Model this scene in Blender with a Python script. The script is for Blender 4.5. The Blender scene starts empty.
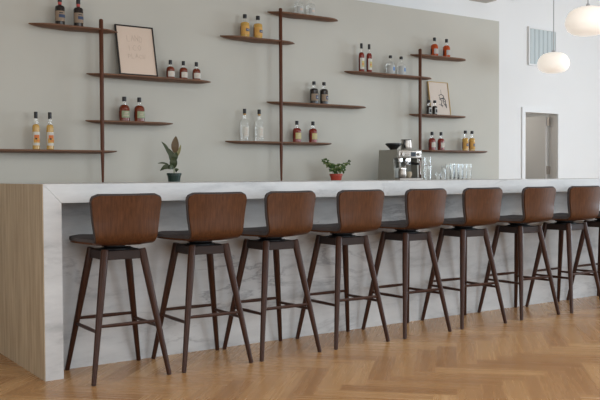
import bpy, bmesh, math, random
from mathutils import Vector, Matrix
random.seed(7)
R = math.radians
C = bpy.context.scene.collection
sc = bpy.context.scene

# ------------------------------------------------------------------ camera, world, light
cam = bpy.data.cameras.new('camera'); co = bpy.data.objects.new('camera', cam); C.objects.link(co)
cam.sensor_width = 36; cam.lens = 827.68 / 600 * 36; cam.clip_start = .05; cam.clip_end = 100
yaw, pitch, roll = .60530, .028992, -.0047558
F = Vector((math.sin(yaw)*math.cos(pitch), math.cos(yaw)*math.cos(pitch), -math.sin(pitch)))
Rt = Vector((math.cos(yaw), -math.sin(yaw), 0)); U = Rt.cross(F)
R2 = Rt*math.cos(roll) + U*math.sin(roll); U2 = -Rt*math.sin(roll) + U*math.cos(roll)
m = Matrix((R2, U2, -F)).transposed().to_4x4(); m.translation = (0, 0, 1.1077)
co.matrix_world = m
sc.camera = co
w = bpy.data.worlds.new('World'); sc.world = w; w.use_nodes = True
w.node_tree.nodes['Background'].inputs[0].default_value = (.75, .86, 1, 1)
w.node_tree.nodes['Background'].inputs[1].default_value = .9
sc.view_settings.view_transform = 'Standard'; sc.view_settings.look = 'None'
sc.view_settings.exposure = 0.0; sc.view_settings.gamma = 1; sc.view_settings.use_curve_mapping = False

def area(name, loc, direction, sx, sy, power, col):
    l = bpy.data.lights.new(name, 'AREA'); l.shape = 'RECTANGLE'; l.size = sx; l.size_y = sy
    l.energy = power; l.color = col
    o = bpy.data.objects.new(name, l); C.objects.link(o); o.location = loc
    o.rotation_euler = Vector(direction).to_track_quat('-Z', 'Y').to_euler()
    return o
# daylight entering through the window wall on the right and the two windows behind the viewer, plus two added fills
area('daylight_right', (13.9, 2.2, 1.9), (-1, 0, 0), 5.0, 2.6, 400, (.76, .88, 1))
area('left_fill', (-3.4, 1.6, 1.9), (1, 0, 0), 4.6, 2.6, 85, (1, .95, .88))  # added unseen source, brightens the wooden bar end from the left
area('overhead_fill', (4.2, 1.6, 3.55), (0, 0, -1), 6.0, 2.4, 130, (.88, .95, 1))  # added overhead fill light; the ceiling has no opening here
area('daylight_front_right', (7.5, -3.88, 1.9), (0, 1, 0), 4.6, 2.6, 190, (.82, .92, 1))
area('daylight_front_left', (.5, -3.88, 1.9), (0, 1, 0), 4.6, 2.6, 110, (.94, .96, 1))

# ------------------------------------------------------------------ materials
def mat(name, col, rough=.5, metal=0, spec=.5, trans=0, ior=1.45, coat=0, emis=None, es=0, alpha=1):
    m = bpy.data.materials.new(name); m.use_nodes = True
    b = m.node_tree.nodes['Principled BSDF']
    b.inputs['Base Color'].default_value = (*col, 1)
    b.inputs['Roughness'].default_value = rough; b.inputs['Metallic'].default_value = metal
    b.inputs['Specular IOR Level'].default_value = spec
    b.inputs['Transmission Weight'].default_value = trans; b.inputs['IOR'].default_value = ior
    b.inputs['Coat Weight'].default_value = coat; b.inputs['Alpha'].default_value = alpha
    if emis: b.inputs['Emission Color'].default_value = (*emis, 1); b.inputs['Emission Strength'].default_value = es
    return m
def N(m, t, **kw):
    n = m.node_tree.nodes.new(t)
    for k, v in kw.items(): setattr(n, k, v)
    return n
def L(m, a, b): m.node_tree.links.new(a, b)
def ramp(m, stops):
    r = N(m, 'ShaderNodeValToRGB'); cr = r.color_ramp
    while len(cr.elements) < len(stops): cr.elements.new(.5)
    for e, (p, c) in zip(cr.elements, stops): e.position = p; e.color = (*c, 1)
    return r
def bsdf(m): return m.node_tree.nodes['Principled BSDF']
def wood(name, c1, c2, scale, rough=.4, sc_=6, bump=.0, spec=.22):
    """grain runs along the axis whose scale is small"""
    m = mat(name, c1, rough, spec=spec)
    tc = N(m, 'ShaderNodeTexCoord'); mp = N(m, 'ShaderNodeMapping'); mp.inputs['Scale'].default_value = scale
    n1 = N(m, 'ShaderNodeTexNoise'); n1.inputs['Scale'].default_value = sc_; n1.inputs['Detail'].default_value = 6; n1.inputs['Roughness'].default_value = .62
    n1.inputs['Distortion'].default_value = .12
    r = ramp(m, [(.28, c2), (.5, tuple((a+b)/2 for a, b in zip(c1, c2))), (.72, c1)])
    L(m, tc.outputs['Object'], mp.inputs['Vector']); L(m, mp.outputs[0], n1.inputs['Vector'])
    L(m, n1.outputs['Fac'], r.inputs[0]); L(m, r.outputs[0], bsdf(m).inputs['Base Color'])
    if bump:
        b = N(m, 'ShaderNodeBump'); b.inputs['Strength'].default_value = bump; b.inputs['Distance'].default_value = .002
        L(m, n1.outputs['Fac'], b.inputs['Height']); L(m, b.outputs[0], bsdf(m).inputs['Normal'])
    return m
def paint(name, col, var=.03):
    m = mat(name, col, .75, spec=.25)
    tc = N(m, 'ShaderNodeTexCoord'); n = N(m, 'ShaderNodeTexNoise'); n.inputs['Scale'].default_value = 1.3; n.inputs['Detail'].default_value = 4
    r = ramp(m, [(.3, tuple(c*(1-var) for c in col)), (.7, tuple(min(1, c*(1+var)) for c in col))])
    L(m, tc.outputs['Object'], n.inputs['Vector']); L(m, n.outputs['Fac'], r.inputs[0]); L(m, r.outputs[0], bsdf(m).inputs['Base Color'])
    return m
def marble(name):
    m = mat(name, (.8, .8, .8), .32, spec=.45)
    tc = N(m, 'ShaderNodeTexCoord'); mp = N(m, 'ShaderNodeMapping')
    mp.inputs['Rotation'].default_value = (0, R(42), 0); mp.inputs['Scale'].default_value = (.7, 1.0, 2.6)
    L(m, tc.outputs['Object'], mp.inputs['Vector'])
    n1 = N(m, 'ShaderNodeTexNoise'); n1.inputs['Scale'].default_value = 1.7; n1.inputs['Detail'].default_value = 7; n1.inputs['Roughness'].default_value = .62; n1.inputs['Distortion'].default_value = .5
    L(m, mp.outputs[0], n1.inputs['Vector'])
    # thin veins where the noise crosses one half
    s = N(m, 'ShaderNodeMath', operation='SUBTRACT'); s.inputs[1].default_value = .5; L(m, n1.outputs['Fac'], s.inputs[0])
    a = N(m, 'ShaderNodeMath', operation='ABSOLUTE'); L(m, s.outputs[0], a.inputs[0])
    v = ramp(m, [(0, (1, 1, 1)), (.012, (.50, .50, .50)), (.035, (0, 0, 0))]); L(m, a.outputs[0], v.inputs[0])
    n2 = N(m, 'ShaderNodeTexNoise'); n2.inputs['Scale'].default_value = 1.6; n2.inputs['Detail'].default_value = 3
    L(m, tc.outputs['Object'], n2.inputs['Vector'])
    g = ramp(m, [(.44, (0, 0, 0)), (.66, (1, 1, 1))]); L(m, n2.outputs['Fac'], g.inputs[0])
    mu = N(m, 'ShaderNodeMath', operation='MULTIPLY'); L(m, v.outputs[0], mu.inputs[0]); L(m, g.outputs[0], mu.inputs[1])
    n3 = N(m, 'ShaderNodeTexNoise'); n3.inputs['Scale'].default_value = 3.0; n3.inputs['Detail'].default_value = 8; n3.inputs['Roughness'].default_value = .65
    L(m, mp.outputs[0], n3.inputs['Vector'])
    base = ramp(m, [(.3, (.37, .375, .38)), (.45, (.51, .515, .515)), (.7, (.60, .605, .60))]); L(m, n3.outputs['Fac'], base.inputs[0])
    mx = N(m, 'ShaderNodeMix', data_type='RGBA'); L(m, mu.outputs[0], mx.inputs[0]); L(m, base.outputs[0], mx.inputs[6])
    mx.inputs[7].default_value = (.30, .30, .31, 1)
    L(m, mx.outputs[2], bsdf(m).inputs['Base Color'])
    return m
def floor_mat():
    m = mat('oak_herringbone', (.4, .25, .13), .3, spec=.35)
    uv = N(m, 'ShaderNodeUVMap'); uv.uv_map = 'plank'
    at = N(m, 'ShaderNodeAttribute'); at.attribute_name = 'tone'
    mp = N(m, 'ShaderNodeMapping'); mp.inputs['Scale'].default_value = (.42, 9.5, 1)
    L(m, uv.outputs[0], mp.inputs['Vector'])
    n1 = N(m, 'ShaderNodeTexNoise'); n1.inputs['Scale'].default_value = 2.4; n1.inputs['Detail'].default_value = 6; n1.inputs['Roughness'].default_value = .6; n1.inputs['Distortion'].default_value = .5
    L(m, mp.outputs[0], n1.inputs['Vector'])
    r = ramp(m, [(0, (.235, .108, .040)), (.45, (.35, .185, .076)), (.8, (.43, .245, .108)), (1, (.54, .345, .175))])
    ad = N(m, 'ShaderNodeMath', operation='MULTIPLY_ADD'); ad.inputs[1].default_value = .70; L(m, n1.outputs['Fac'], ad.inputs[0])
    sb = N(m, 'ShaderNodeMath', operation='MULTIPLY_ADD'); sb.inputs[1].default_value = .62; sb.inputs[2].default_value = -.13; L(m, at.outputs['Fac'], sb.inputs[0])
    L(m, sb.outputs[0], ad.inputs[2]); L(m, ad.outputs[0], r.inputs[0])
    L(m, r.outputs[0], bsdf(m).inputs['Base Color'])
    rr = N(m, 'ShaderNodeMapRange'); rr.inputs[3].default_value = .2; rr.inputs[4].default_value = .34
    L(m, n1.outputs['Fac'], rr.inputs[0]); L(m, rr.outputs[0], bsdf(m).inputs['Roughness'])
    return m

M = {}
M['grey_paint'] = paint('warm_grey_paint', (.50, .485, .430))
M['white_paint'] = paint('white_paint', (.80, .80, .79), .01)
M['ceiling_paint'] = paint('ceiling_paint', (.78, .77, .74), .004)
M['trim'] = mat('white_trim', (.78, .78, .77), .45)
M['door_grey'] = mat('door_grey', (.56, .54, .51), .5)
M['floor'] = floor_mat()
M['subfloor'] = mat('subfloor', (.12, .08, .05), .8)
M['marble'] = marble('veined_marble')
M['end_wood'] = wood('pale_end_wood', (.50, .405, .285), (.29, .222, .148), (6, 6, .45), .5, 5)
M['walnut'] = wood('walnut_veneer', (.112, .043, .017), (.048, .019, .008), (24, 24, .5), .33, 5)
M['leg_wood'] = wood('walnut_solid', (.052, .019, .009), (.026, .010, .006), (12, 12, 1), .33, 6)
M['shelf_wood'] = wood('shelf_walnut', (.20, .098, .052), (.11, .050, .028), (1, 12, 12), .45, 5)
M['pole_wood'] = wood('pole_walnut', (.12, .042, .020), (.07, .025, .013), (12, 12, 1), .4, 5)
M['fabric'] = paint('charcoal_upholstery', (.066, .057, .056), .12)
M['black_metal'] = mat('black_metal', (.012, .012, .013), .4, .6)
M['grey_metal'] = mat('grey_plate', (.35, .33, .30), .4, .6)
M['apron_wood'] = mat('dark_frame_wood', (.030, .019, .016), .5, spec=.25)
M['foot_rubber'] = mat('foot_pad', (.05, .03, .02), .7)
M['steel'] = mat('brushed_steel', (.44, .40, .36), .30, .75)
M['champagne'] = mat('champagne_steel', (.33, .32, .28), .45, .35)
M['chrome'] = mat('chrome', (.8, .8, .8), .12, 1)
M['black'] = mat('black_plastic', (.012, .011, .011), .35)
M['screen'] = mat('dark_display', (.02, .03, .045), .2)
M['cap'] = mat('black_cap', (.008, .008, .009), .45)
M['glass'] = mat('clear_glass', (.99, 1, 1), .02, trans=1, ior=1.45)
M['spirit'] = mat('clear_spirit_glass', (.97, .98, .97), .05, trans=.9, ior=1.25)
M['amber'] = mat('amber_spirit', (.20, .034, .011), .12, trans=.25)
M['deepred'] = mat('red_spirit', (.24, .022, .010), .12, trans=.25)
M['orange'] = mat('orange_spirit', (.52, .075, .010), .12, trans=.25)
M['yellow'] = mat('yellow_spirit', (.66, .40, .10), .12, trans=.25)
M['dark_bottle'] = mat('dark_bottle_glass', (.018, .013, .012), .12)
M['lab_cream'] = mat('label_cream', (.50, .42, .30), .7)
M['lab_white'] = mat('label_white', (.58, .56, .50), .7)
M['lab_green'] = mat('label_green', (.27, .33, .20), .7)
M['lab_yellow'] = mat('label_yellow', (.47, .42, .17), .7)
M['lab_tan'] = mat('label_tan', (.27, .20, .14), .7)
M['lab_amber'] = mat('label_amber', (.58, .32, .08), .7)
M['lab_grey'] = mat('label_grey', (.42, .43, .42), .7)
M['ink_blue'] = mat('ink_blue', (.045, .065, .12), .7)
M['ink_dark'] = mat('ink_dark', (.03, .028, .03), .7)
M['ink_orange'] = mat('ink_orange', (.60, .17, .045), .7)
M['ink_skyblue'] = mat('ink_sky_blue', (.12, .22, .42), .7)
M['back_lab'] = mat('back_label_dark', (.07, .014, .008), .6)
M['back_amb'] = mat('back_label_brown', (.22, .10, .03), .6)
M['foil_red'] = mat('red_foil', (.42, .06, .05), .5)
M['cork'] = mat('cork', (.45, .27, .10), .7)
M['cork_pale'] = mat('beam_wood', (.50, .47, .42), .6)
M['paper'] = mat('print_paper', (.66, .53, .43), .8)
M['paper2'] = mat('print_paper_pale', (.60, .52, .45), .8)
M['pencil'] = mat('pencil_line', (.55, .44, .36), .8)
M['ink'] = mat('print_ink', (.07, .07, .075), .8)
M['frame_black'] = mat('black_frame', (.014, .012, .011), .4)
M['frame_oak'] = mat('pale_oak_frame', (.50, .33, .12), .5)
M['pot_green'] = mat('dark_green_pot', (.010, .030, .020), .4)
M['pot_red'] = mat('red_pot', (.36, .042, .02), .45)
M['soil'] = mat('soil', (.03, .02, .014), .9)
M['leaf'] = mat('rubber_leaf', (.048, .066, .026), .4)
M['leaf_bronze'] = mat('bronze_leaf', (.125, .080, .038), .4)
M['leaf_pale'] = mat('pale_variegated_leaf', (.30, .27, .12), .45)
M['herb'] = mat('herb_leaf', (.06, .115, .03), .5)
M['herb2'] = mat('herb_leaf_light', (.17, .22, .08), .5)
M['lamp'] = mat('opal_shade', (.90, .86, .80), .35, emis=(1, .90, .79), es=.46)
M['cord'] = mat('pendant_cord', (.45, .45, .46), .6)
M['vent_dark'] = mat('vent_backing_grey', (.40, .45, .46), .7)  # plate behind the vent blades, a darker grey than the blades
M['vent'] = mat('vent_blade', (.60, .67, .68), .5)
M['window_frame'] = mat('window_frame_metal', (.10, .10, .11), .5)

# ------------------------------------------------------------------ mesh helpers
def finish(name, bm, mats, parent=None, loc=None, smooth=False, rot=None):
    me = bpy.data.meshes.new(name)
    bmesh.ops.recalc_face_normals(bm, faces=bm.faces[:])
    bm.to_mesh(me); bm.free()
    for mm in (mats if isinstance(mats, (list, tuple)) else [mats]): me.materials.append(M[mm])
    if smooth:
        for p in me.polygons: p.use_smooth = True
        try: me.set_sharp_from_angle(angle=R(35))
        except Exception: pass
    o = bpy.data.objects.new(name, me); C.objects.link(o)
    if parent: o.parent = parent
    if loc: o.location = loc
    if rot: o.rotation_euler = rot
    return o
def tag(o, label=None, cat=None, group=None, kind=None):
    if label: o['label'] = label
    if cat: o['category'] = cat
    if group: o['group'] = group
    if kind: o['kind'] = kind
    return o
def empty(name, loc, rz=0):
    o = bpy.data.objects.new(name, None); C.objects.link(o); o.location = loc; o.rotation_euler = (0, 0, rz); o.empty_display_size = .1
    return o
def box(bm, x0, x1, y0, y1, z0, z1, bev=0, mi=0, seg=2):
    r = bmesh.ops.create_cube(bm, size=1)
    for v in r['verts']:
        v.co = Vector((x0+(v.co.x+.5)*(x1-x0), y0+(v.co.y+.5)*(y1-y0), z0+(v.co.z+.5)*(z1-z0)))
    fs = {f for v in r['verts'] for f in v.link_faces}
    if bev:
        es = {e for v in r['verts'] for e in v.link_edges}
        rr = bmesh.ops.bevel(bm, geom=list(es), offset=bev, segments=seg, affect='EDGES', profile=.5)
        fs = set(rr['faces']) | {f for f in fs if f.is_valid}
    for f in fs:
        if f.is_valid: f.material_index = mi
def tube(bm, pts, rads, n=12, caps=True, mi=0):
    pts = [Vector(p) for p in pts]; rings = []
    if not isinstance(rads, (list, tuple)): rads = [rads]*len(pts)
    up = None
    for i, p in enumerate(pts):
        d = (pts[min(i+1, len(pts)-1)] - pts[max(i-1, 0)]).normalized()
        if up is None: up = Vector((0, 1, 0)) if abs(d.y) < .9 else Vector((1, 0, 0))
        s = d.cross(up).normalized(); t = s.cross(d).normalized(); up = t
        rings.append([bm.verts.new(p + (s*math.cos(2*math.pi*k/n) + t*math.sin(2*math.pi*k/n))*rads[i]) for k in range(n)])
    for a, b in zip(rings, rings[1:]):
        for k in range(n): bm.faces.new((a[k], a[(k+1) % n], b[(k+1) % n], b[k])).material_index = mi
    if caps:
        bm.faces.new(rings[0]).material_index = mi; bm.faces.new(rings[-1]).material_index = mi
def lathe(bm, prof, n=20, c=(0, 0), mi=0, a0=0, a1=2*math.pi):
    full = abs(a1-a0-2*math.pi) < 1e-6
    rings = []
    cnt = n if full else n+1
    for r, z in prof:
        if r < 1e-6: rings.append([bm.verts.new((c[0], c[1], z))])
        else: rings.append([bm.verts.new((c[0]+r*math.cos(a0+(a1-a0)*k/n), c[1]+r*math.sin(a0+(a1-a0)*k/n), z)) for k in range(cnt)])
    for a, b in zip(rings, rings[1:]):
        for k in range(n):
            k2 = (k+1) % cnt
            if len(a) == 1 and len(b) == 1: continue
            if len(a) == 1: f = bm.faces.new((a[0], b[k], b[k2]))
            elif len(b) == 1: f = bm.faces.new((a[k], a[k2], b[0]))
            else: f = bm.faces.new((a[k], a[k2], b[k2], b[k]))
            f.material_index = mi
def prism(bm, pts2, axis, a, b, mi=0):
    """extrude a 2D outline along an axis; axis 'y': pts are (x,z); 'z': pts are (x,y); 'x': pts are (y,z)"""
    def P(p, t):
        return {'y': (p[0], t, p[1]), 'z': (p[0], p[1], t), 'x': (t, p[0], p[1])}[axis]
    A = [bm.verts.new(P(p, a)) for p in pts2]; B = [bm.verts.new(P(p, b)) for p in pts2]
    bm.faces.new(A).material_index = mi; bm.faces.new(B).material_index = mi
    for i in range(len(A)):
        j = (i+1) % len(A); bm.faces.new((A[i], A[j], B[j], B[i])).material_index = mi
def one(name, mats, fn, parent=None, smooth=False, loc=None, rot=None):
    bm = bmesh.new(); fn(bm); return finish(name, bm, mats, parent, loc, smooth, rot)
def bx(name, mats, parent, *a, **k):
    return one(name, mats, lambda bm: box(bm, *a, **k), parent)
def struct(o): o['kind'] = 'structure'; return o
def copy_tree(o, parent=None):
    c = o.copy(); C.objects.link(c)
    if parent: c.parent = parent
    for ch in list(o.children): copy_tree(ch, c)
    return c

# ------------------------------------------------------------------ the room
X0, X1, Y0, YG, YW = -3.5, 14.0, -4.0, 7.2, 8.3
def build_floor():
    bm = bmesh.new(); uvl = bm.loops.layers.uv.new('plank'); tone = bm.faces.layers.float.new('tone')
    w_, l_ = .12, .60
    a = Vector((math.cos(-math.pi/4), math.sin(-math.pi/4))); b = Vector((math.cos(math.pi/4), math.sin(math.pi/4)))
    anchor = Vector((3.682, 3.802)); org = anchor - a*(l_+w_) - b*w_
    def plank(px, py, sx, sy):
        cs = [(px, py), (px+sx, py), (px+sx, py+sy), (px, py+sy)]
        P = [org + a*x + b*y for x, y in cs]
        if max(p.x for p in P) < X0 or min(p.x for p in P) > X1 or max(p.y for p in P) < Y0 or min(p.y for p in P) > YW: return
        f = bm.faces.new([bm.verts.new((p.x, p.y, 0)) for p in P])
        t = random.random(); t = .5 + (t-.5)*.9
        f[tone] = t; ou, ov = random.uniform(0, 40), random.uniform(0, 40)
        for lp, (x, y) in zip(f.loops, cs):
            u, v = (x-px, y-py) if sx > sy else (y-py, x-px)
            lp[uvl].uv = (ou+u, ov+v)
    for i in range(-160, 160):
        for j in range(-22, 22):
            ox, oy = i*w_ + j*l_, i*w_ - j*l_
            if abs(ox) > 22 or abs(oy) > 22: continue
            plank(ox, oy, l_, w_); plank(ox+l_, oy+w_-l_, w_, l_)
    for co_, no in (((X0, 0, 0), (-1, 0, 0)), ((X1, 0, 0), (1, 0, 0)), ((0, Y0, 0), (0, -1, 0)), ((0, YW, 0), (0, 1, 0))):
        bmesh.ops.bisect_plane(bm, geom=bm.verts[:]+bm.edges[:]+bm.faces[:], plane_co=co_, plane_no=no, clear_outer=True)
    box(bm, X0, X1, Y0, YW, -.05, -.0015, mi=1)
    return finish('floor', bm, ['floor', 'subfloor'])
struct(build_floor())

# grey painted partition behind the bar, with a clear gap above it
struct(bx('wall_back', 'grey_paint', None, X0, 8.05, YG, YG+.15, 0, 3.045))
# far white wall with the doorway
DX0, DX1, DZ = 9.83, 10.60, 2.06
def far_wall(bm):
    box(bm, X0, DX0, YW, YW+.15, 0, 4.45); box(bm, DX1, X1, YW, YW+.15, 0, 4.45); box(bm, DX0, DX1, YW, YW+.15, DZ, 4.45)
struct(one('wall_far', 'white_paint', far_wall))
def left_wall(bm):
    box(bm, X0-.15, X0, Y0, -.75, 0, 3.7); box(bm, X0-.15, X0, 3.95, YW+.15, 0, 3.7)
    box(bm, X0-.15, X0, -.75, 3.95, 0, .55); box(bm, X0-.15, X0, -.75, 3.95, 3.25, 3.7)
struct(one('wall_left', 'grey_paint', left_wall))
def added_win_l(bm):
    for y in (-.72, 1.6, 3.92): box(bm, X0-.10, X0-.04, y-.03, y+.03, .55, 3.25)
    for z in (.58, 3.22): box(bm, X0-.10, X0-.04, -.75, 3.95, z-.03, z+.03)
struct(one('added_window_4', 'window_frame', added_win_l))  # unseen window, added to go with the left fill light
def right_wall(bm):
    box(bm, X1, X1+.15, Y0, -.35, 0, 4.45); box(bm, X1, X1+.15, 4.75, YW+.15, 0, 4.45)
    box(bm, X1, X1+.15, -.35, 4.75, 0, .55); box(bm, X1, X1+.15, -.35, 4.75, 3.25, 4.45)
struct(one('wall_right', 'white_paint', right_wall))
def front_wall(bm):
    xs = [X0-.15, -1.85, 2.85, 5.15, 9.85, X1+.15]
    for i in (0, 2, 4): box(bm, xs[i], xs[i+1], Y0-.15, Y0, 0, 4.45)
    for i in (1, 3): box(bm, xs[i], xs[i+1], Y0-.15, Y0, 0, .55); box(bm, xs[i], xs[i+1], Y0-.15, Y0, 3.25, 4.45)
struct(one('wall_front', 'white_paint', front_wall))
def win_x(bm, y0, y1):
    for y in (y0, (y0+y1)/2, y1): box(bm, X1+.04, X1+.10, y-.03, y+.03, .55, 3.25)
    for z in (.58, 3.22): box(bm, X1+.04, X1+.10, y0, y1, z-.03, z+.03)
struct(one('window_1', 'window_frame', lambda bm: win_x(bm, -.32, 4.72)))
def win_y(bm, x0, x1):
    for x in (x0, (x0+x1)/2, x1): box(bm, x-.03, x+.03, Y0-.12, Y0-.06, .55, 3.25)
    for z in (.58, 3.22): box(bm, x0, x1, Y0-.12, Y0-.06, z-.03, z+.03)
struct(one('window_2', 'window_frame', lambda bm: win_y(bm, 5.18, 9.82)))
struct(one('window_3', 'window_frame', lambda bm: win_y(bm, -1.82, 2.82)))
# ceiling: level over the bar, rising gently towards the right
def ceil(bm):
    prism(bm, [(X0-.15, 3.62), (8.4, 3.62), (X1+.15, 4.40), (X1+.15, 4.55), (8.4, 3.8), (X0-.15, 3.8)], 'y', Y0-.15, YW+.15)
struct(one('ceiling', 'ceiling_paint', ceil))
# room behind the doorway
def backroom(bm):
    box(bm, 9.2, 9.3, YW+.15, 10.6, 0, 2.6); box(bm, 12.0, 12.1, YW+.15, 10.6, 0, 2.6)
    box(bm, 9.2, 12.1, 10.6, 10.7, 0, 2.6); box(bm, 9.2, 12.1, YW+.15, 10.7, 2.6, 2.7)
struct(one('wall_backroom', 'white_paint', backroom))
struct(bx('floor_backroom', 'subfloor', None, 9.2, 12.1, YW, 10.7, -.05, 0))
# door casing and open leaf
def casing(bm):
    t = .06
    box(bm, DX0-t, DX0+.012, YW-.018, YW+.15, 0, DZ+t)
    box(bm, DX1, DX1+.045, YW-.018, YW, 0, DZ+t)
    box(bm, DX0+.012, DX1, YW-.018, YW+.15, DZ-.012, DZ+t)
struct(one('trim_1', 'trim', casing))
struct(bx('trim_2', 'door_grey', None, DX1-.012, DX1, YW, YW+.15, 0, DZ-.012))
dr = empty('door_1', (DX1-.030, YW+.165, .01), R(2)); struct(dr)
bx('door_leaf', 'door_grey', dr, -.042, 0, .003, .72, 0, 2.02, bev=.002)
bx('door_edge', 'trim', dr, -.042, 0, 0, .003, 0, 2.02)
for z in (1.17, 1.93, .2):
    h = bx('hinge', 'steel', dr, -.024, .028, -.045, -.002, z-.065, z+.065)
l = bpy.data.lights.new('back_room_fill', 'POINT'); l.energy = 15; l.shadow_soft_size = .15; l.color = (1, .95, .88)  # unseen fill light added to brighten the open door leaf
lo = bpy.data.objects.new('back_room_fill', l); C.objects.link(lo); lo.location = (9.75, 9.6, 2.35)
# baseboards
struct(bx('baseboard_far', 'trim', None, 10.65, X1, YW-.015, YW, 0, .12))
struct(bx('baseboard_left', 'trim', None, X0, X0+.015, Y0, YG, 0, .12))

# ------------------------------------------------------------------ the bar
BX0, BX1, BY0, BY1, BH, AP, RY = 1.400, 8.0, 4.457, 5.457, 1.07, .104, 4.669
bar = empty('bar_counter', (BX0, BY0, 0)); tag(bar, 'long white marble bar counter with pale wooden end, stools along its front', 'bar counter')
def P0(bm):
    for v in bm.verts: v.co -= Vector((BX0, BY0, 0))
def part(name, mats, fn, parent):
    bm = bmesh.new(); fn(bm); P0(bm); return finish(name, bm, mats, parent)
def ctop(bm):   # mitred front corner at the left end
    prism(bm, [(BX0+.001, BH), (BX1, BH), (BX1, BH-AP), (BX0+.1008, BH-AP)], 'y', BY0, BY1)
part('countertop', 'marble', ctop, bar)
def cleg(bm):
    prism(bm, [(BX0, BH-.0008), (BX0+.0995, BH-AP-.0005), (BX0+.1, 0), (BX0, 0)], 'y', BY0, BY1)
part('waterfall_leg', 'marble', cleg, bar)
part('end_panel', 'marble', lambda bm: box(bm, BX1-.1, BX1, RY, BY1, 0, BH-AP-.0005), bar)
part('end_panel', 'end_wood', lambda bm: box(bm, BX0-.005, BX0, BY0+.001, BY1, 0, BH), bar)
part('front_panel', 'marble', lambda bm: box(bm, BX0+.1, BX1-.1, RY, RY+.03, 0, BH-AP), bar)
part('back_panel', 'end_wood', lambda bm: box(bm, BX0+.1, BX1-.1, BY1-.05, BY1-.02, 0, BH-AP), bar)

# ------------------------------------------------------------------ back counter behind the bar
bc = empty('back_counter', (1.5, 6.6, 0)); tag(bc, 'low service counter under the wall shelves, behind the marble bar', 'counter')
bx('worktop', 'marble', bc, 0, 6.4, -.01, .575, 1.015, 1.05)
bx('carcass', 'end_wood', bc, .01, 6.39, .03, .56, 0, 1.015)
for k in range(8):
    d = bx('cabinet_door', 'end_wood', bc, .02+k*.797, .81+k*.797, .012, .03, .08, 1.0, bev=.002)
    bx('handle', 'black_metal', d, .02+k*.797+.34, .02+k*.797+.45, -.008, .012, .93, .945)

# ------------------------------------------------------------------ bar stools
def stool_path():
    pts = []
    # seat front edge -> bend -> back top, (y, z) of the veneer's inner face
    pts += [(.220, .758), (.195, .751), (.13, .744), (.06, .741), (-.02, .740), (-.09, .742)]
    cy, cz, r = -.125, .799, .058
    for k in range(0, 8):
        a = R(-80 - k*12)   # towards the back
        pts.append((cy + r*math.cos(a)*1.35, cz + r*math.sin(a)))
    pts += [(-.205, .83), (-.208, .88), (-.213, .93), (-.219, .975), (-.223, 1.007)]
    return [Vector(p) for p in pts]
def resample(p, n):
    d = [0]
    for a, b in zip(p, p[1:]): d.append(d[-1] + (b-a).length)
    out = []
    for k in range(n):
        s = d[-1]*k/(n-1); i = 0
        while i < len(d)-2 and d[i+1] < s: i += 1
        t = (s-d[i])/max(1e-9, d[i+1]-d[i]); out.append(p[i].lerp(p[i+1], min(1, t)))
    return out, d[-1]
def shell(bm, off0, off1, inset=0, ext=0):
    """a sheet between two offsets from the path, along the inner normal"""
    n, mcols = 54, 14
    p, tot = resample(stool_path(), n)
    # smooth
    for _ in range(2): p = [p[0]] + [(p[i-1]+p[i]*2+p[i+1])/4 for i in range(1, n-1)] + [p[-1]]
    grids = []
    for off in (off0, off1):
        g = []
        for i in range(n):
            t = (p[min(i+1, n-1)] - p[max(i-1, 0)]).normalized()
            nrm = Vector((-t.y, t.x))         # path runs front->back->up
            if nrm.y < 0 and i < 5: nrm = -nrm
            nrm = Vector((t.y, -t.x)) if t.x < 0 else Vector((t.y, -t.x))
            s = tot*i/(n-1); e = tot - s
            # half width along the length
            if s < .14: hw = .234
            elif s < .33: q = (s-.14)/.19; q = q*q*(3-2*q); hw = .234 + (.161-.234)*q
            else: hw = .161 + .039*max(0, (s-.38)/(tot-.38))**.8
            rf, rt = .14, .044
            if s < rf: hw = hw - rf + math.sqrt(max(0, rf*rf - (rf-s)**2))
            if e < rt: hw = hw - rt + math.sqrt(max(0, rt*rt - (rt-e)**2))
            hw -= inset
            back = max(0, min(1, (s-.40)/.12)); row = []
            for j in range(mcols+1):
                u = -1 + 2*j/mcols; x = hw*u
                curve = .022*back*(x/.2)**2 + (.012*(1-back))*(x/.22)**2
                oe = off*(1-.35*abs(u)**8)*(.45+.55*min(1, s/.035)) if off > .01 else off
                q = p[i] + nrm*(oe + curve) + t*(ext*max(0, (s-tot+.12)/.12))
                row.append(bm.verts.new((x, q.x, q.y)))
            g.append(row)
        grids.append(g)
    A, B = grids
    for i in range(n-1):
        for j in range(mcols):
            bm.faces.new((A[i][j], A[i][j+1], A[i+1][j+1], A[i+1][j])); bm.faces.new((B[i][j], B[i+1][j], B[i+1][j+1], B[i][j+1]))
        for j in (0, mcols): bm.faces.new((A[i][j], A[i+1][j], B[i+1][j], B[i][j]))
    for j in range(mcols):
        for i in (0, n-1): bm.faces.new((A[i][j], A[i][j+1], B[i][j+1], B[i][j]))
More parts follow.
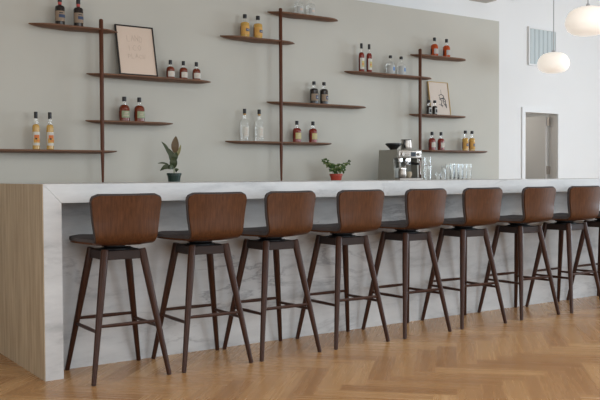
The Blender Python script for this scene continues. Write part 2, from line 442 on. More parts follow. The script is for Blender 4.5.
def make_stool():
    t = empty('bar_stool', (0, 0, 0))
    hb, ht, H = .218, .108, .708
    sh = one('seat_shell', 'walnut', lambda bm: shell(bm, -.011, 0), t, True)
    one('upholstery', 'fabric', lambda bm: shell(bm, .0, .026, -.0045, .006), t, True)
    def leg(sx, sy):
        def f(bm):
            P = [Vector((sx*(hb+(ht-hb)*k), sy*(hb+(ht-hb)*k), .004 + (H-.004)*k)) for k in (0, .35, .7, .985, 1)]
            tube(bm, P, [.0130, .0165, .0205, .0218, .0195], 14)
        return f
    for sy in (-1, 1):
        for sx in (-1, 1):
            l = one('leg', 'leg_wood', leg(sx, sy), t, True)
            one('foot_pad', 'foot_rubber', lambda bm: tube(bm, [(sx*hb, sy*hb, 0), (sx*hb, sy*hb, .005)], .0105, 12), l)
    bx('seat_frame', 'apron_wood', t, -.120, .120, -.120, .120, .652, .702, bev=.004)
    def rail(a, b, z):
        k = z/H; q = hb+(ht-hb)*k
        return lambda bm: tube(bm, [(a[0]*q, a[1]*q, z), ((a[0]+b[0])/2*q, (a[1]+b[1])/2*q, z), (b[0]*q, b[1]*q, z)], [.0085, .0110, .0085], 10)
    for a, b, z in (((-1, -1), (1, -1), .302), ((-1, 1), (1, 1), .302), ((-1, -1), (-1, 1), .272), ((1, -1), (1, 1), .272)):
        one('footrest_rail', 'leg_wood', rail(a, b, z), t, True)
    def sw(bm):
        lathe(bm, [(0, .702), (.088, .702), (.088, .709), (.07, .712), (.066, .718), (.082, .721), (.082, .731), (0, .731)], 24)
    one('swivel', 'black_metal', sw, t, True)
    bx('swivel_plate', 'grey_metal', t, .02, .12, -.10, .10, .7245, .7285)
    return t
stool = make_stool()
SX = [(1.799, -5), (2.324, 2), (2.822, 7), (3.389, 3), (3.971, 4), (4.554, 0), (5.180, 3), (5.740, -1), (6.300, 0), (6.87, 0)]
where = ['leftmost, beside the pale wooden end of the bar', 'second from left, under the dark green plant pot', 'third from left in the row', 'fourth from left, below the red potted herb',
         'fifth from left, in front of the espresso machine', 'sixth from left, right of the espresso machine', 'seventh from left, nearly below the doorway', 'eighth, last whole stool on the right', 'ninth, cut by the right photo edge', 'tenth, farthest along the bar']
FIT = [(4.425, -.016), (4.405, -.029), (4.403, .021), (4.405, -.001), (4.412, .022), (4.418, -.050), (4.425, -.004), (4.412, .045), (4.425, 0), (4.42, 0)]   # nobody lines stools up perfectly
for i, (x, a) in enumerate(SX):
    s = stool if i == 0 else copy_tree(stool)
    s.location = (x, FIT[i][0], 0); s.rotation_euler = (0, 0, FIT[i][1])
    for ch in s.children:                      # only the seat swivels, the legs stay square to the bar
        if ch.name.split('.')[0] in ('seat_shell', 'upholstery', 'swivel', 'swivel_plate'): ch.rotation_euler = (0, 0, R(a) - FIT[i][1])
    tag(s, 'walnut bar stool, ' + where[i], 'bar stool', 'bar stools along the marble bar')

# ------------------------------------------------------------------ wall shelf units
def shelf(x0, x1, z, px, parent, flip=False, bump=.5):
    n = 60; x0 *= 1.010; x1 *= 1.010
    bm = bmesh.new(); Lh = x1-x0
    rows = []
    for i in range(n+1):
        t = i/n; x = x0 + Lh*t
        e = min(t, 1-t)*Lh                       # distance from the nearer tip
        taper = 1-(1-min(1, e/.20))**2.6
        fr = 7.125 - .09*taper                   # front edge
        bk = 7.137 + .020*taper + .044*math.exp(-((t-bump)/.13)**2)
        if bk > 7.199: bk = 7.199
        th = .008 + .020*taper
        rows.append([(x, fr, z-.004*(1-taper)), (x, fr+.012*taper+.002, z), (x, bk-.002, z), (x, bk, z-.003),
                     (x, bk-.012*taper, z-th), ((x), fr+.030*taper+.003, z-th), (x, fr, z-th*.45)])
    V = [[bm.verts.new(p) for p in r] for r in rows]
    k = len(V[0])
    for a, b in zip(V, V[1:]):
        for j in range(k): bm.faces.new((a[j], a[(j+1) % k], b[(j+1) % k], b[j]))
    bm.faces.new(V[0]); bm.faces.new(V[-1])
    bmesh.ops.translate(bm, verts=bm.verts[:], vec=(-px, -7.05, 0))
    return finish('shelf', bm, 'shelf_wood', parent, None, True)
def unit(px, ztop, shelves, label):
    u = empty('wall_shelf_unit', (px, 7.05, 0)); tag(u, label, 'wall shelves', 'three walnut shelf units on the grey wall')
    def pole(bm):
        lathe(bm, [(0, 1.05), (.008, 1.051), (.0105, 1.08), (.017, 1.33), (.0185, 1.7), (.0185, ztop-.012), (.013, ztop-.003), (0, ztop)], 16)
    one('pole', 'pole_wood', pole, u, True)
    for s in shelves: shelf(s[0], s[1], s[2], px, u, bump=s[3])
    return u
unit(2.748, 2.505, [(2.115, 2.905, 2.420, .45), (2.615, 3.845, 2.028, .55), (2.60, 3.44, 1.612, .5), (1.42, 2.885, 1.344, .55)], 'left walnut shelf unit with four wavy shelves, by the black framed print')
unit(4.649, 2.812, [(4.500, 5.385, 2.778, .35), (3.955, 4.825, 2.485, .45), (4.485, 5.765, 1.866, .45), (4.005, 5.295, 1.458, .5)], 'middle walnut shelf unit with four wavy shelves, above the red potted herb')
unit(6.562, 2.560, [(5.475, 6.745, 2.243, .45), (6.425, 7.305, 2.500, .5), (6.405, 7.305, 1.816, .45), (6.565, 7.68, 1.404, .5)], 'right walnut shelf unit with four wavy shelves, behind the espresso machine')

# ------------------------------------------------------------------ bottles
def label_patch(bm, r, z0, z1, ac, half, mi=0, n=12):
    vs = []
    for k in range(n+1):
        a = ac - half + 2*half*k/n
        vs.append([bm.verts.new((rr*math.cos(a), rr*math.sin(a), z)) for rr, z in ((r, z0), (r+.0012, z0), (r+.0012, z1), (r, z1))])
    for a, b in zip(vs, vs[1:]):
        for j in range(4): bm.faces.new((a[j], a[(j+1) % 4], b[(j+1) % 4], b[j])).material_index = mi
    bm.faces.new(vs[0]); bm.faces.new(vs[-1])
FRONT = -math.pi/2
def make_bottle(name, glass, r, hb, hs, rn, H, capr, caph, label, half=R(62), z=(.2, .8), marks=(), back=None, neck='glass', collar=None, square=False):
    """hb body height, hs shoulder height, neck to H-caph, then the cap"""
    t = empty(name, (0, 0, 0)); capr *= 1.12
    def body(bm):
        prof = [(0, .0), (r*.90, 0), (r, .004), (r, hb)]
        for k in range(1, 7):
            a = k/6*math.pi/2
            prof.append((rn + (r-rn)*math.cos(a), hb + hs*math.sin(a)))
        prof.append((0, hb+hs+.0005))
        lathe(bm, prof, 24)
    one('body', glass, body, t, True)
    zn = hb+hs
    one('neck', neck, lambda bm: lathe(bm, [(0, zn), (rn, zn), (rn*.95, H-caph*.9), (0, H-caph*.9)], 16), t, True)
    one('cap', 'cap', lambda bm: lathe(bm, [(0, H-caph), (capr, H-caph), (capr, H-.002), (capr*.9, H), (0, H)], 16), t, True)
    if collar: one('collar', collar[0], lambda bm: lathe(bm, [(rn*.95, H-caph-collar[1]), (rn+.0018, H-caph-collar[1]), (rn+.0018, H-caph+.001), (rn*.95, H-caph+.001)], 16), t, True)
    if label:
        l = one('label', label, lambda bm: label_patch(bm, r+.0002, hb*z[0], hb*z[1], FRONT, half), t)
        for (mm, a0, a1, z0, z1) in marks:       # printed panel and lines on the label
            one('label_print', mm, lambda bm: label_patch(bm, r+.0015, hb*z0, hb*z1, FRONT+R((a0+a1)/2), R((a1-a0)/2), n=5), l)
    if back: one('back_label', back, lambda bm: label_patch(bm, r+.0002, hb*z[0], hb*z[1], FRONT+math.pi, R(95)), t)
    return t
def lines(mm, z0, z1, n, a=34):
    o = []
    for k in range(n):
        zz = z0 + (z1-z0)*(k+.2)/n; o.append((mm, -a + (k % 3)*7, a - ((k*2) % 3)*8, zz, zz+(z1-z0)/n*.42))
    return o
def place(proto, spots, z, labels, cat, group, first=True, y=7.10):
    for i, x in enumerate(spots):
        b = proto if (first and i == 0) else copy_tree(proto)
        b.location = (x, y, z); b.rotation_euler = (0, 0, R([0, 6, -5, 3][i % 4]))
        tag(b, labels[i], cat, group)
T = 'liquor_bottle'
p = make_bottle(T, 'dark_bottle', .041, .150, .022, .014, .245, .016, .045, 'lab_tan', R(82), (.22, .80), [('ink_blue', -30, 55, .42, .60), ('ink_dark', -25, 20, .66, .71)], collar=('foil_red', .022), neck='dark_bottle')
place(p, [2.397, 2.561], 2.420, ['dark bottle with tan label on the top left shelf, the left of the pair', 'dark bottle with tan label on the top left shelf, nearest the pole'], 'bottle', 'dark bottles on the top left shelf')
p = make_bottle(T, 'amber', .038, .082, .030, .012, .172, .0145, .040, 'lab_white', R(60), (.18, .80), lines('pencil', .3, .72, 3), back='back_lab')
place(p, [3.442, 3.577, 3.715], 2.028, ['small amber bottle with white label right beside the black framed print', 'small amber bottle with cream label, middle of three by the print', 'small amber bottle at the right tip of the shelf with the black framed print'], 'bottle', 'small amber bottles right of the framed print')
p = make_bottle(T, 'amber', .047, .110, .040, .014, .222, .017, .042, 'lab_green', R(52), (.28, .84), lines('pencil', .4, .78, 3), back='back_lab')
place(p, [2.979, 3.125], 1.612, ['round shouldered amber bottle with green label, the left of the pair, nearest the left pole', 'round shouldered amber bottle with green label, right one of the pair below the framed print'], 'bottle', 'amber bottles with green labels')
p = make_bottle(T, 'yellow', .030, .185, .030, .012, .320, .0135, .056, 'lab_white', R(80), (.18, .80), [('ink_orange', -45, 40, .50, .66), ('lab_amber', -55, 50, .30, .50), ('ink_orange', -20, 55, .36, .44), ('ink_dark', -30, 0, .45, .52)])
place(p, [2.177, 2.297], 1.346, ['tall slim yellow bottle on the lowest left shelf, the left one', 'tall slim yellow bottle on the lowest left shelf, the right one, nearer the pole'], 'bottle', 'tall yellow bottles on the lowest left shelf')
p = make_bottle(T, 'yellow', .044, .135, .018, .013, .228, .018, .038, 'lab_amber', R(85), (.20, .82), [('ink_blue', -18, 42, .42, .62), ('lab_white', -8, 32, .50, .54)], back='back_amb')
place(p, [4.258, 4.410], 2.485, ['square shouldered golden bottle with blue patch, left of two on the upper shelf', 'square shouldered golden bottle with blue patch, right of two, closer to the middle pole'], 'bottle', 'golden bottles on the upper middle shelf')
p = make_bottle(T, 'spirit', .044, .110, .024, .012, .210, .016, .030, 'lab_grey', R(60), (.20, .72), [('pencil', -20, 30, .35, .55)])
place(p, [4.911, 5.058], 2.778, ['clear glass bottle on the topmost middle shelf, the left one at the photo edge', 'clear glass bottle on the topmost middle shelf, right one with dark stopper'], 'bottle', 'clear bottles on the topmost shelf')
p = make_bottle(T, 'dark_bottle', .043, .140, .024, .013, .235, .017, .036, 'lab_tan', R(75), (.22, .74), [('ink_blue', -10, 55, .36, .62), ('lab_white', 5, 40, .45, .52)], neck='glass')
place(p, [5.098, 5.229], 1.866, ['black bottle with tan label on the third middle shelf, the left one', 'black bottle with tan label on the third middle shelf, the right one'], 'bottle', 'black bottles on the middle shelf')
p = make_bottle(T, 'spirit', .039, .195, .026, .013, .320, .0155, .046, 'lab_white', R(48), (.22, .72), lines('pencil', .3, .66, 4, 26), collar=('cork', .016))
place(p, [4.248, 4.418], 1.458, ['tall clear bottle with black cap on the lowest middle shelf, the left one', 'tall clear bottle with black cap on the lowest middle shelf, the right one'], 'bottle', 'tall clear bottles on the lowest middle shelf')
p = make_bottle(T, 'deepred', .044, .115, .035, .013, .222, .016, .042, 'lab_yellow', R(52), (.30, .84), lines('pencil', .4, .78, 3), back='back_lab')
place(p, [4.878, 5.083], 1.458, ['red amber bottle with yellow label just right of the middle pole', 'red amber bottle with yellow label farther right of the middle pole'], 'bottle', 'red amber bottles on the lowest middle shelf')
p = make_bottle(T, 'deepred', .030, .180, .035, .011, .312, .013, .056, 'lab_white', R(66), (.16, .84), [('lab_yellow', -30, 40, .3, .66), ('ink_orange', -25, 10, .42, .52)], back='back_lab')
place(p, [5.740, 5.849], 2.243, ['tall slim red bottle with long label, the left of the pair', 'tall slim red bottle with long label, the right of the pair'], 'bottle', 'tall red bottles on the long upper shelf')
p = make_bottle(T, 'spirit', .049, .115, .030, .013, .213, .0175, .030, 'lab_grey', R(85), (.10, .88), [('ink_skyblue', -5, 42, .36, .70)])
place(p, [6.158, 6.318], 2.243, ['squat clear bottle with blue mark, beside the tall red bottles', 'squat clear bottle with blue mark, nearer the right pole'], 'bottle', 'squat clear bottles on the long upper shelf')
p = make_bottle(T, 'orange', .043, .105, .038, .013, .217, .016, .040, 'lab_grey', R(50), (.25, .80), lines('pencil', .35, .72, 3), back='back_lab')
place(p, [6.836, 7.031], 2.500, ['orange bottle on the highest right shelf, the left one', 'orange bottle on the highest right shelf, the right one'], 'bottle', 'orange bottles on the highest right shelf')
p = make_bottle('miniature_bottle', 'dark_bottle', .029, .085, .016, .010, .165, .0165, .030, 'lab_grey', R(42), (.12, .92), [('ink_dark', -26, 26, .28, .7)])
place(p, [6.717, 6.809], 1.816, ['small dark bottle in front of the pale print, the left one beside the pole', 'small dark bottle in front of the pale print, the right one'], 'bottle', 'small dark bottles by the pale print', y=7.068)
p = make_bottle(T, 'deepred', .041, .105, .036, .013, .214, .016, .042, 'lab_white', R(46), (.30, .84), lines('pencil', .4, .78, 3), back='back_lab')
place(p, [6.796, 6.941], 1.404, ['round red bottle on the lowest right shelf, the one nearest the pole', 'round red bottle on the lowest right shelf, the right of the pair'], 'bottle', 'round red bottles on the lowest right shelf')
p = make_bottle(T, 'yellow', .036, .135, .020, .012, .242, .017, .038, 'lab_amber', R(85), (.20, .80), [('ink_blue', -22, 40, .40, .64), ('lab_white', -8, 26, .48, .54)], back='back_amb')
place(p, [7.346, 7.461], 1.404, ['yellow bottle with blue patch above the row of glasses, the left one', 'yellow bottle with blue patch near the right tip of the lowest right shelf'], 'bottle', 'yellow bottles on the lowest right shelf')

# ------------------------------------------------------------------ framed prints
def stroke(bm, pts, wd, y=-.0012):
    for a, b in zip(pts, pts[1:]):
        a, b = Vector(a), Vector(b); d = b-a
        if d.length < 1e-6: continue
        n = Vector((-d.y, d.x)).normalized()*wd/2; e = d.normalized()*wd*.3
        q = [a-e+n, b+e+n, b+e-n, a-e-n]
        A = [bm.verts.new((p.x, y, p.y)) for p in q]; B = [bm.verts.new((p.x, y+.0008, p.y)) for p in q]
        bm.faces.new(A); bm.faces.new(B)
        for i in range(4): j = (i+1) % 4; bm.faces.new((A[i], A[j], B[j], B[i]))
def glyph(kind, x, z, w_, h):
    S = {'L': [[(0, 1), (0, 0), (.8, 0)]], 'A': [[(0, 0), (.5, 1), (1, 0)], [(.2, .4), (.8, .4)]], 'N': [[(0, 0), (0, 1), (.9, 0), (.9, 1)]],
         'D': [[(0, 0), (0, 1), (.7, .8), (.9, .4), (.6, 0), (0, 0)]], 'C': [[(.9, .85), (.4, 1), (0, .5), (.4, 0), (.9, .15)]], 'O': [[(.5, 1), (0, .5), (.5, 0), (1, .5), (.5, 1)]],
         'U': [[(0, 1), (.1, .1), (.6, 0), (.9, 1)]], 'P': [[(0, 0), (0, 1), (.8, .8), (.7, .5), (0, .45)]], 'I': [[(.4, 0), (.4, 1)]], 'V': [[(0, 1), (.5, 0), (1, 1)]], 'T': [[(0, 1), (1, 1)], [(.5, 1), (.5, 0)]]}[kind]
    return [[(x+a*w_, z+b*h) for a, b in s] for s in S]
def framed(name, x, y, z, wd, ht, tilt, fm, pm, fw, label, marks, rz=0):
    t = empty(name, (x, y, z)); t.rotation_euler = (-tilt, 0, rz); tag(t, label, 'framed print')
    def fr(bm):
        prism(bm, [(0, 0), (wd, 0), (wd, fw), (0, fw)], 'y', -.010, .010); prism(bm, [(0, ht-fw), (wd, ht-fw), (wd, ht), (0, ht)], 'y', -.010, .010)
        prism(bm, [(0, fw), (fw, fw), (fw, ht-fw), (0, ht-fw)], 'y', -.010, .010); prism(bm, [(wd-fw, fw), (wd, fw), (wd, ht-fw), (wd-fw, ht-fw)], 'y', -.010, .010)
    one('frame', fm, fr, t)
    one('backing', 'black', lambda bm: box(bm, fw, wd-fw, .004, .009, fw, ht-fw), t)
    pr = one('print', pm, lambda bm: box(bm, fw, wd-fw, -.002, .004, fw, ht-fw), t)
    def mk(bm):
        for pts, sw in marks: stroke(bm, pts, sw, -.0035)
    one('drawing', 'pencil' if pm == 'paper' else 'ink', mk, pr)['kind'] = 'stuff'
    return t
mk = []
for row, (txt, x0, zz, gw, gh, gap) in enumerate([('LAND', .105, .325, .030, .055, .040), ('ICO', .105, .235, .035, .052, .048), ('PLACU', .100, .160, .026, .042, .036)]):
    for i, ch in enumerate(txt):
        for s in glyph(ch, x0+i*gap, zz + .004*((i*7) % 3), gw, gh): mk.append((s, .0028))
framed('framed_print', 2.925, 7.068, 2.0295, .372, .478, R(13.2), 'frame_black', 'paper', .011, 'large print with faint lettering in a thin black frame, leaning on the left shelf', mk)
mk = [([(.155, .24), (.20, .255), (.235, .235), (.225, .20), (.18, .20), (.16, .225)], .009), ([(.195, .31), (.197, .25)], .004), ([(.16, .195), (.235, .215), (.26, .18), (.25, .12)], .010),
      ([(.17, .20), (.20, .165), (.18, .13), (.21, .115)], .010), ([(.23, .20), (.225, .15), (.265, .095), (.265, .14)], .009), ([(.15, .13), (.185, .12), (.20, .10)], .006), ([(.21, .18), (.245, .165)], .008)]
framed('framed_print', 6.800, 7.120, 1.8165, .322, .402, R(8.5), 'frame_oak', 'paper2', .006, 'pale print with black scribbled figure in oak frame, leaning behind two small dark bottles', mk)

# ------------------------------------------------------------------ espresso machine
def espresso():
    W, D, H = .35, .31, .335
    t = empty('espresso_machine', (5.865, 6.655, 1.05)); tag(t, 'steel espresso machine with black bean hopper at the foot of the right shelf pole', 'espresso machine')
    # local: x 0..W (right), y 0..D (back), z up
    def housing(bm):
        prism(bm, [(.0, .03), (.13, .03), (.15, .235), (0.0, .245), (.0, .325), (.012, H), (D-.01, H), (D, .325), (D, .012), (0.13, .012), (0.0, .012)][3:4] + [(0, .325), (.012, H), (D-.01, H), (D, .325), (D, .012), (.15, .012), (.15, .235)], 'x', .008, W-.008)
    one('housing', 'champagne', housing, t)
    # side panel reaching to the front of the left side: narrow foot flaring down
    one('side_panel', 'champagne', lambda bm: prism(bm, [(.05, .012), (.06, .24), (0, .25), (0, .33), (.012, H), (D-.01, H), (D+.01, .012)], 'x', 0, .010), t)
    one('side_panel', 'champagne', lambda bm: prism(bm, [(.05, .012), (.06, .24), (0, .25), (0, .33), (.012, H), (D-.01, H), (D+.01, .012)], 'x', W-.010, W), t)
    fp = one('control_panel', 'steel', lambda bm: box(bm, .012, W-.012, -.012, .004, .245, .325, bev=.006), t, True)
    bx('display', 'screen', fp, .185, .255, -.016, -.010, .262, .310, bev=.002)
    for x in (.06, .30): one('dial', 'steel', lambda bm: tube(bm, [(x, -.012, .286), (x, -.032, .286)], .021 if x < .1 else .016, 20), fp, True)
    for x in (.11, .135, .16): one('button', 'chrome', lambda bm: tube(bm, [(x, -.012, .286), (x, -.017, .286)], .008, 14), fp, True)
    bx('drip_tray', 'steel', t, .012, W-.012, -.03, .20, .0, .030, bev=.005)
    def grate(bm):
        for k in range(12): box(bm, .02+k*.027, .032+k*.027, -.02, .14, .030, .034)
    one('drip_grate', 'black_metal', grate, t)
    # grinder outlet on the left with its cradle, group head with portafilter, steam wand
    one('grinder_outlet', 'chrome', lambda bm: lathe(bm, [(0, .245), (.032, .245), (.030, .205), (.014, .195), (0, .195)], 20, (.085, .06)), t, True)
    one('grinder_cradle', 'chrome', lambda bm: (box(bm, .045, .052, .01, .07, .14, .205), box(bm, .118, .125, .01, .07, .14, .205), box(bm, .045, .125, .06, .075, .14, .15)), t)
    one('group_head', 'chrome', lambda bm: lathe(bm, [(0, .246), (.040, .246), (.040, .212), (.034, .205), (0, .205)], 24, (.205, .07)), t, True)
    pf = one('portafilter', 'chrome', lambda bm: lathe(bm, [(0, .206), (.037, .206), (.035, .178), (.012, .168), (.010, .158), (0, .158)], 24, (.205, .07)), t, True)
    one('handle', 'black', lambda bm: tube(bm, [(.205, .04, .192), (.215, -.02, .188), (.225, -.10, .180)], [.010, .014, .012], 12), pf, True)
    one('steam_wand', 'chrome', lambda bm: tube(bm, [(.315, .03, .25), (.325, .0, .22), (.320, -.015, .12), (.315, -.02, .07)], [.007, .006, .005, .004], 10), t, True)
    hp = one('bean_hopper', 'black', lambda bm: lathe(bm, [(0, H-.003), (.034, H-.003), (.040, H+.010), (.066, H+.038), (.088, H+.058), (.088, H+.070), (.078, H+.074), (0, H+.078)], 28, (.095, .17)), t, True)
    for x in (.03, W-.03):
        for y in (.0, D-.04): one('foot', 'black', lambda bm: tube(bm, [(x, y+.02, 0), (x, y+.02, .013)], .012, 12), t)
    return t
espresso()
def jug_body(bm):
    lathe(bm, [(0, 0), (.040, 0), (.043, .006), (.044, .045), (.038, .09), (.040, .098), (.037, .098), (.035, .09), (.041, .045), (.040, .008), (0, .006)], 24)
# milk jugs: one on top of the machine, one on the drip tray
for nm, loc, lab in (('milk_jug', (6.125, 6.80, 1.3855), 'steel milk jug with dark handle standing on top of the espresso machine'), ('milk_jug', (5.955, 6.675, 1.0845), 'steel milk jug standing on the left of the drip tray')):
    j = empty(nm, loc, R(215) if 'top' in lab else R(80)); tag(j, lab, 'jug', 'steel milk jugs')
    if 'top' in lab: j.scale = (1.4, 1.4, 1.15)
    one('body', 'steel', jug_body, j, True)
    one('handle', 'black' if 'dark' in lab else 'chrome', lambda bm: tube(bm, [(.040, 0, .085), (.065, 0, .090), (.072, 0, .06), (.062, 0, .025), (.043, 0, .02)], .006, 10), j, True)
    one('rim', 'black' if 'dark' in lab else 'chrome', lambda bm: lathe(bm, [(.0405, .094), (.043, .094), (.043, .100), (.0365, .100), (.0365, .094)], 24), j, True)
cp = empty('coffee_cup', (6.070, 6.70, 1.0845)); tag(cp, 'small beige cup under the portafilter of the espresso machine', 'cup')
one('body', 'lab_cream', lambda bm: lathe(bm, [(0, 0), (.022, 0), (.030, .02), (.032, .065), (.029, .065), (.026, .02), (0, .006)], 20), cp, True)
one('handle', 'lab_cream', lambda bm: tube(bm, [(.029, 0, .055), (.045, 0, .05), (.043, 0, .028), (.028, 0, .022)], .004, 8), cp, True)

# ------------------------------------------------------------------ glasses on the back counter
def tumbler(name, r0, r1, h, inv=False):
    t = .003
    prof = [(0, 0), (r0*.93, 0), (r0, .003), (r1, h), (r1-t, h), (r0-t, .010), (0, .009)]
    if inv: prof = [(r, h-z) for r, z in prof]
    return one(name, 'glass', lambda bm: lathe(bm, prof, 24), None, True)
def put(o, x, y, z, label, cat='glass', group='drinking glasses by the wall'):
    o.location = (x, y, z); return tag(o, label, cat, group)
g = tumbler('tall_glass', .046, .050, .165); put(g, 6.55, 6.92, 1.05, 'large clear glass beside the espresso machine, carrying a smaller glass')
g = tumbler('short_glass', .040, .047, .100); put(g, 6.55, 6.92, 1.2152, 'short clear glass stacked on the large glass beside the espresso machine')
g = tumbler('tumbler', .030, .034, .085); put(g, 6.675, 6.88, 1.05, 'low clear tumbler just right of the large glass')
g = tumbler('tumbler', .030, .034, .085); put(g, 6.765, 6.88, 1.05, 'low clear tumbler carrying a small upturned glass')
g = tumbler('tumbler', .022, .027, .080, True); put(g, 6.765, 6.88, 1.1352, 'small glass upturned on the low tumbler')
g0 = tumbler('highball_glass', .028, .0325, .190)
hl = ['leftmost highball glass in the front row of five', 'highball glass second from the left in the front row', 'middle highball glass in the front row of five', 'highball glass second from the right in the front row', 'rightmost highball glass at the end of the row']
for i in range(5):
    g = g0 if i == 0 else g0.copy()
    if i: C.objects.link(g)
    put(g, 6.905+.068*i, 6.88, 1.05, 'clear glass, ' + hl[i], 'glass', 'highball glasses in a row')
for i in range(4):
    g = g0.copy(); C.objects.link(g)
    put(g, 6.925+.068*i, 6.965, 1.05, 'clear highball glass in the rear row, ' + ['leftmost there', 'second from its left', 'third from its left', 'rightmost there'][i], 'glass', 'highball glasses in the rear row')

# ------------------------------------------------------------------ plants
def leaf(bm, base, tip, wd, bend=Vector((0, 0, 0)), face=None, mi=0, th=.0012):
    base, tip = Vector(base), Vector(tip); d = tip-base
    face = face or Vector((-.6, -.8, .1)); side = d.cross(face).normalized(); nrm = side.cross(d).normalized()
    n = 8; rows = []
    for i in range(n+1):
        t = i/n; c = base + d*t + bend*math.sin(math.pi*t) ; hw = wd/2*(math.sin(math.pi*min(1, (t*.96+.03))**.85)**.8) + .0008
        f = nrm*hw*.25
        rows.append([bm.verts.new(c - side*hw + f + nrm*th), bm.verts.new(c + nrm*th), bm.verts.new(c + side*hw + f + nrm*th), bm.verts.new(c + side*hw + f), bm.verts.new(c), bm.verts.new(c - side*hw + f)])
    for a, b in zip(rows, rows[1:]):
        for j in range(6): bm.faces.new((a[j], a[(j+1) % 6], b[(j+1) % 6], b[j])).material_index = mi
    bm.faces.new(rows[0]).material_index = mi; bm.faces.new(rows[-1]).material_index = mi
sxv = Vector((math.cos(yaw), -math.sin(yaw), 0))
def V3(a, up, dp=0): return sxv*a + Vector((0, 0, up)) + Vector((math.sin(yaw), math.cos(yaw), 0))*dp
pl = empty('rubber_plant', (3.372, 6.90, 1.05)); tag(pl, 'small rubber plant in a dark green pot, left part of the counter', 'potted plant')
one('pot', 'pot_green', lambda bm: lathe(bm, [(0, 0), (.052, 0), (.061, .068), (.068, .069), (.068, .090), (.062, .090), (.059, .072), (0, .072)], 28), pl, True)
one('soil', 'soil', lambda bm: lathe(bm, [(0, .073), (.0585, .073), (.0585, .079), (0, .083)], 20), pl)
one('stem', 'herb2', lambda bm: tube(bm, [(0, 0, .075), V3(.002, .16), V3(.008, .26), V3(.012, .30)], [.006, .005, .004, .003], 8), pl, True)
one('leaf', 'leaf_bronze', lambda bm: leaf(bm, V3(.010, .272), V3(.020, .428), .070, V3(0, 0, -.01)), pl, True)
one('leaf', 'leaf', lambda bm: leaf(bm, V3(-.005, .170), V3(-.052, .318), .060, V3(.012, 0, 0)), pl, True)
one('leaf', 'leaf', lambda bm: leaf(bm, V3(-.045, .255), V3(-.112, .378), .028, V3(.010, .008, 0)), pl, True)
one('leaf', 'leaf', lambda bm: leaf(bm, V3(-.010, .13), V3(-.128, .112), .045, V3(0, .028, -.02)), pl, True)
one('leaf', 'leaf', lambda bm: leaf(bm, V3(-.050, .170), V3(-.150, .180), .014, V3(0, .008, 0)), pl, True)
one('leaf', 'leaf', lambda bm: leaf(bm, V3(.000, .135), V3(.000, .250), .070, V3(0, 0, -.02)), pl, True)
one('leaf', 'leaf', lambda bm: leaf(bm, V3(.004, .20), V3(.026, .285), .050, V3(0, 0, -.01)), pl, True)
one('leaf', 'leaf', lambda bm: leaf(bm, V3(.004, .14), V3(-.060, .150), .045, V3(0, 0, -.06)), pl, True)
one('leaf', 'leaf_pale', lambda bm: leaf(bm, V3(.012, .22), V3(.064, .350), .026, V3(.008, 0, 0)), pl, True)
one('leaf', 'leaf', lambda bm: leaf(bm, V3(.014, .10), V3(.045, .125), .03, V3(0, .01, -.03)), pl, True)

pr = empty('potted_herb', (5.235, 6.90, 1.05)); tag(pr, 'bushy green herb in a red pot, left of the espresso machine', 'potted plant')
one('pot', 'pot_red', lambda bm: lathe(bm, [(0, 0), (.052, 0), (.063, .058), (.069, .059), (.069, .078), (.063, .078), (.060, .063), (0, .063)], 28), pr, True)
one('soil', 'soil', lambda bm: lathe(bm, [(0, .064), (.0595, .064), (.0595, .071), (0, .073)], 20), pr)
rnd = random.Random(5)
ends = []
def stems(bm):
    for k in range(26):
        if k < 3: e = V3(-.115-.02*k+.03*(k == 2), .235-.02*k, rnd.uniform(-.02, .03))
        elif k < 6: e = V3(.110+.02*(k-3), .165+.025*(k-3), rnd.uniform(-.03, .03))
        else: e = V3(rnd.uniform(-.085, .09), rnd.uniform(.10, .185), rnd.uniform(-.08, .08))
        b = V3(rnd.uniform(-.03, .03), .070, rnd.uniform(-.03, .03)); mid = b.lerp(e, .5) + Vector((0, 0, .03))
        ends.append((b, mid, e)); tube(bm, [b, mid, e], [.0022, .0018, .001], 5)
one('stems', 'herb', stems, pr)
def leaves(bm):
    for b, mid, e in ends:
        for t in (.35, .5, .62, .74, .86, .95, 1):
            p0 = (b.lerp(mid, t*2) if t < .5 else mid.lerp(e, t*2-1))
            for s in range(2):
                d = Vector((rnd.uniform(-1, 1), rnd.uniform(-1, 1), rnd.uniform(-.5, .6))).normalized()*rnd.uniform(.018, .030)
                leaf(bm, p0, p0+d, rnd.uniform(.012, .019), face=Vector((rnd.uniform(-1, .2), -1, rnd.uniform(.2, 1))), mi=rnd.choice((0, 0, 1)))
o = one('leaves', ['herb', 'herb2'], leaves, pr); o['kind'] = 'stuff'

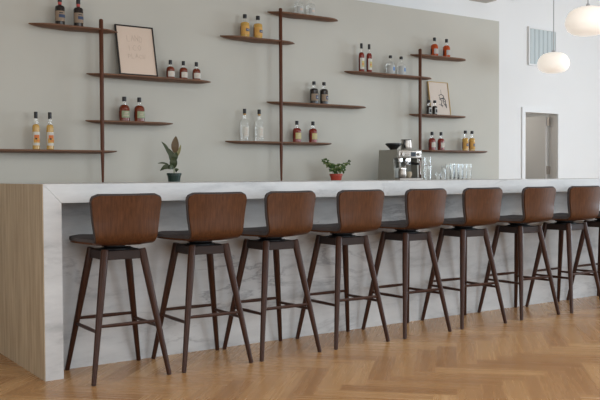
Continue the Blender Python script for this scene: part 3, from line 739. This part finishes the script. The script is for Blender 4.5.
# ------------------------------------------------------------------ pendants and air vent
def ceil_z(x): return 3.62 if x < 8.4 else 3.62 + (x-8.4)*.78/5.75
for (x, y, z, k_, lab) in ((8.44, 6.67, 2.475, .96, 'farther opal glass pendant lamp hanging in front of the wall vent'), (6.74, 4.93, 2.553, 1.03, 'nearer opal glass pendant lamp cut by the right edge of the photo')):
    p_ = empty('pendant_lamp', (x, y, z)); tag(p_, lab, 'pendant lamp', 'white pebble shaped pendants')
    prof = [(0, -.126), (.05, -.132), (.10, -.130), (.145, -.115), (.180, -.084), (.200, -.040), (.202, -.005), (.192, .045), (.168, .090), (.130, .122), (.078, .140), (.03, .1445), (0, .145)]
    prof = [(a*k_, .143 + (b-.145)*.92*k_) for a, b in prof]
    one('shade', 'lamp', lambda bm: lathe(bm, prof, 40), p_, True)
    one('cord', 'cord', lambda bm: tube(bm, [(0, 0, .14), (0, 0, ceil_z(x)-z)], .0055, 8), p_)
    one('fitting', 'cord', lambda bm: lathe(bm, [(0, .143), (.022, .143), (.018, .165), (.008, .175), (0, .175)], 16), p_, True)
vt = empty('wall_vent', (9.90, YW, 2.75)); tag(vt, 'grey louvred air vent high on the white wall', 'air vent')
bx('backing', 'vent_dark', vt, .02, .62, -.012, 0, .02, .557)
def vf(bm):
    for a in ((0, .64, 0, .025), (0, .64, .552, .577), (0, .025, .025, .552), (.615, .64, .025, .552)): box(bm, a[0], a[1], -.03, 0, a[2], a[3])
one('frame', 'trim', vf, vt)
for k in range(6):
    x = .07 + k*.098
    one('louvre', 'vent', lambda bm: prism(bm, [(x, -.012), (x+.045, -.028), (x+.049, -.024), (x+.006, -.012)], 'z', .025, .552), vt)
rl = one('ceiling_rail', 'trim', lambda bm: tube(bm, [(9.50, 8.24, 3.655), (10.6, 8.24, 3.84)], .006, 8)); tag(rl, 'thin grey rail under the ceiling, at the top edge right of the shelves', 'rail')
struct(bx('trim_3', 'cork_pale', None, 8.66, 9.0, 8.10, 8.30, 3.572, 3.67))
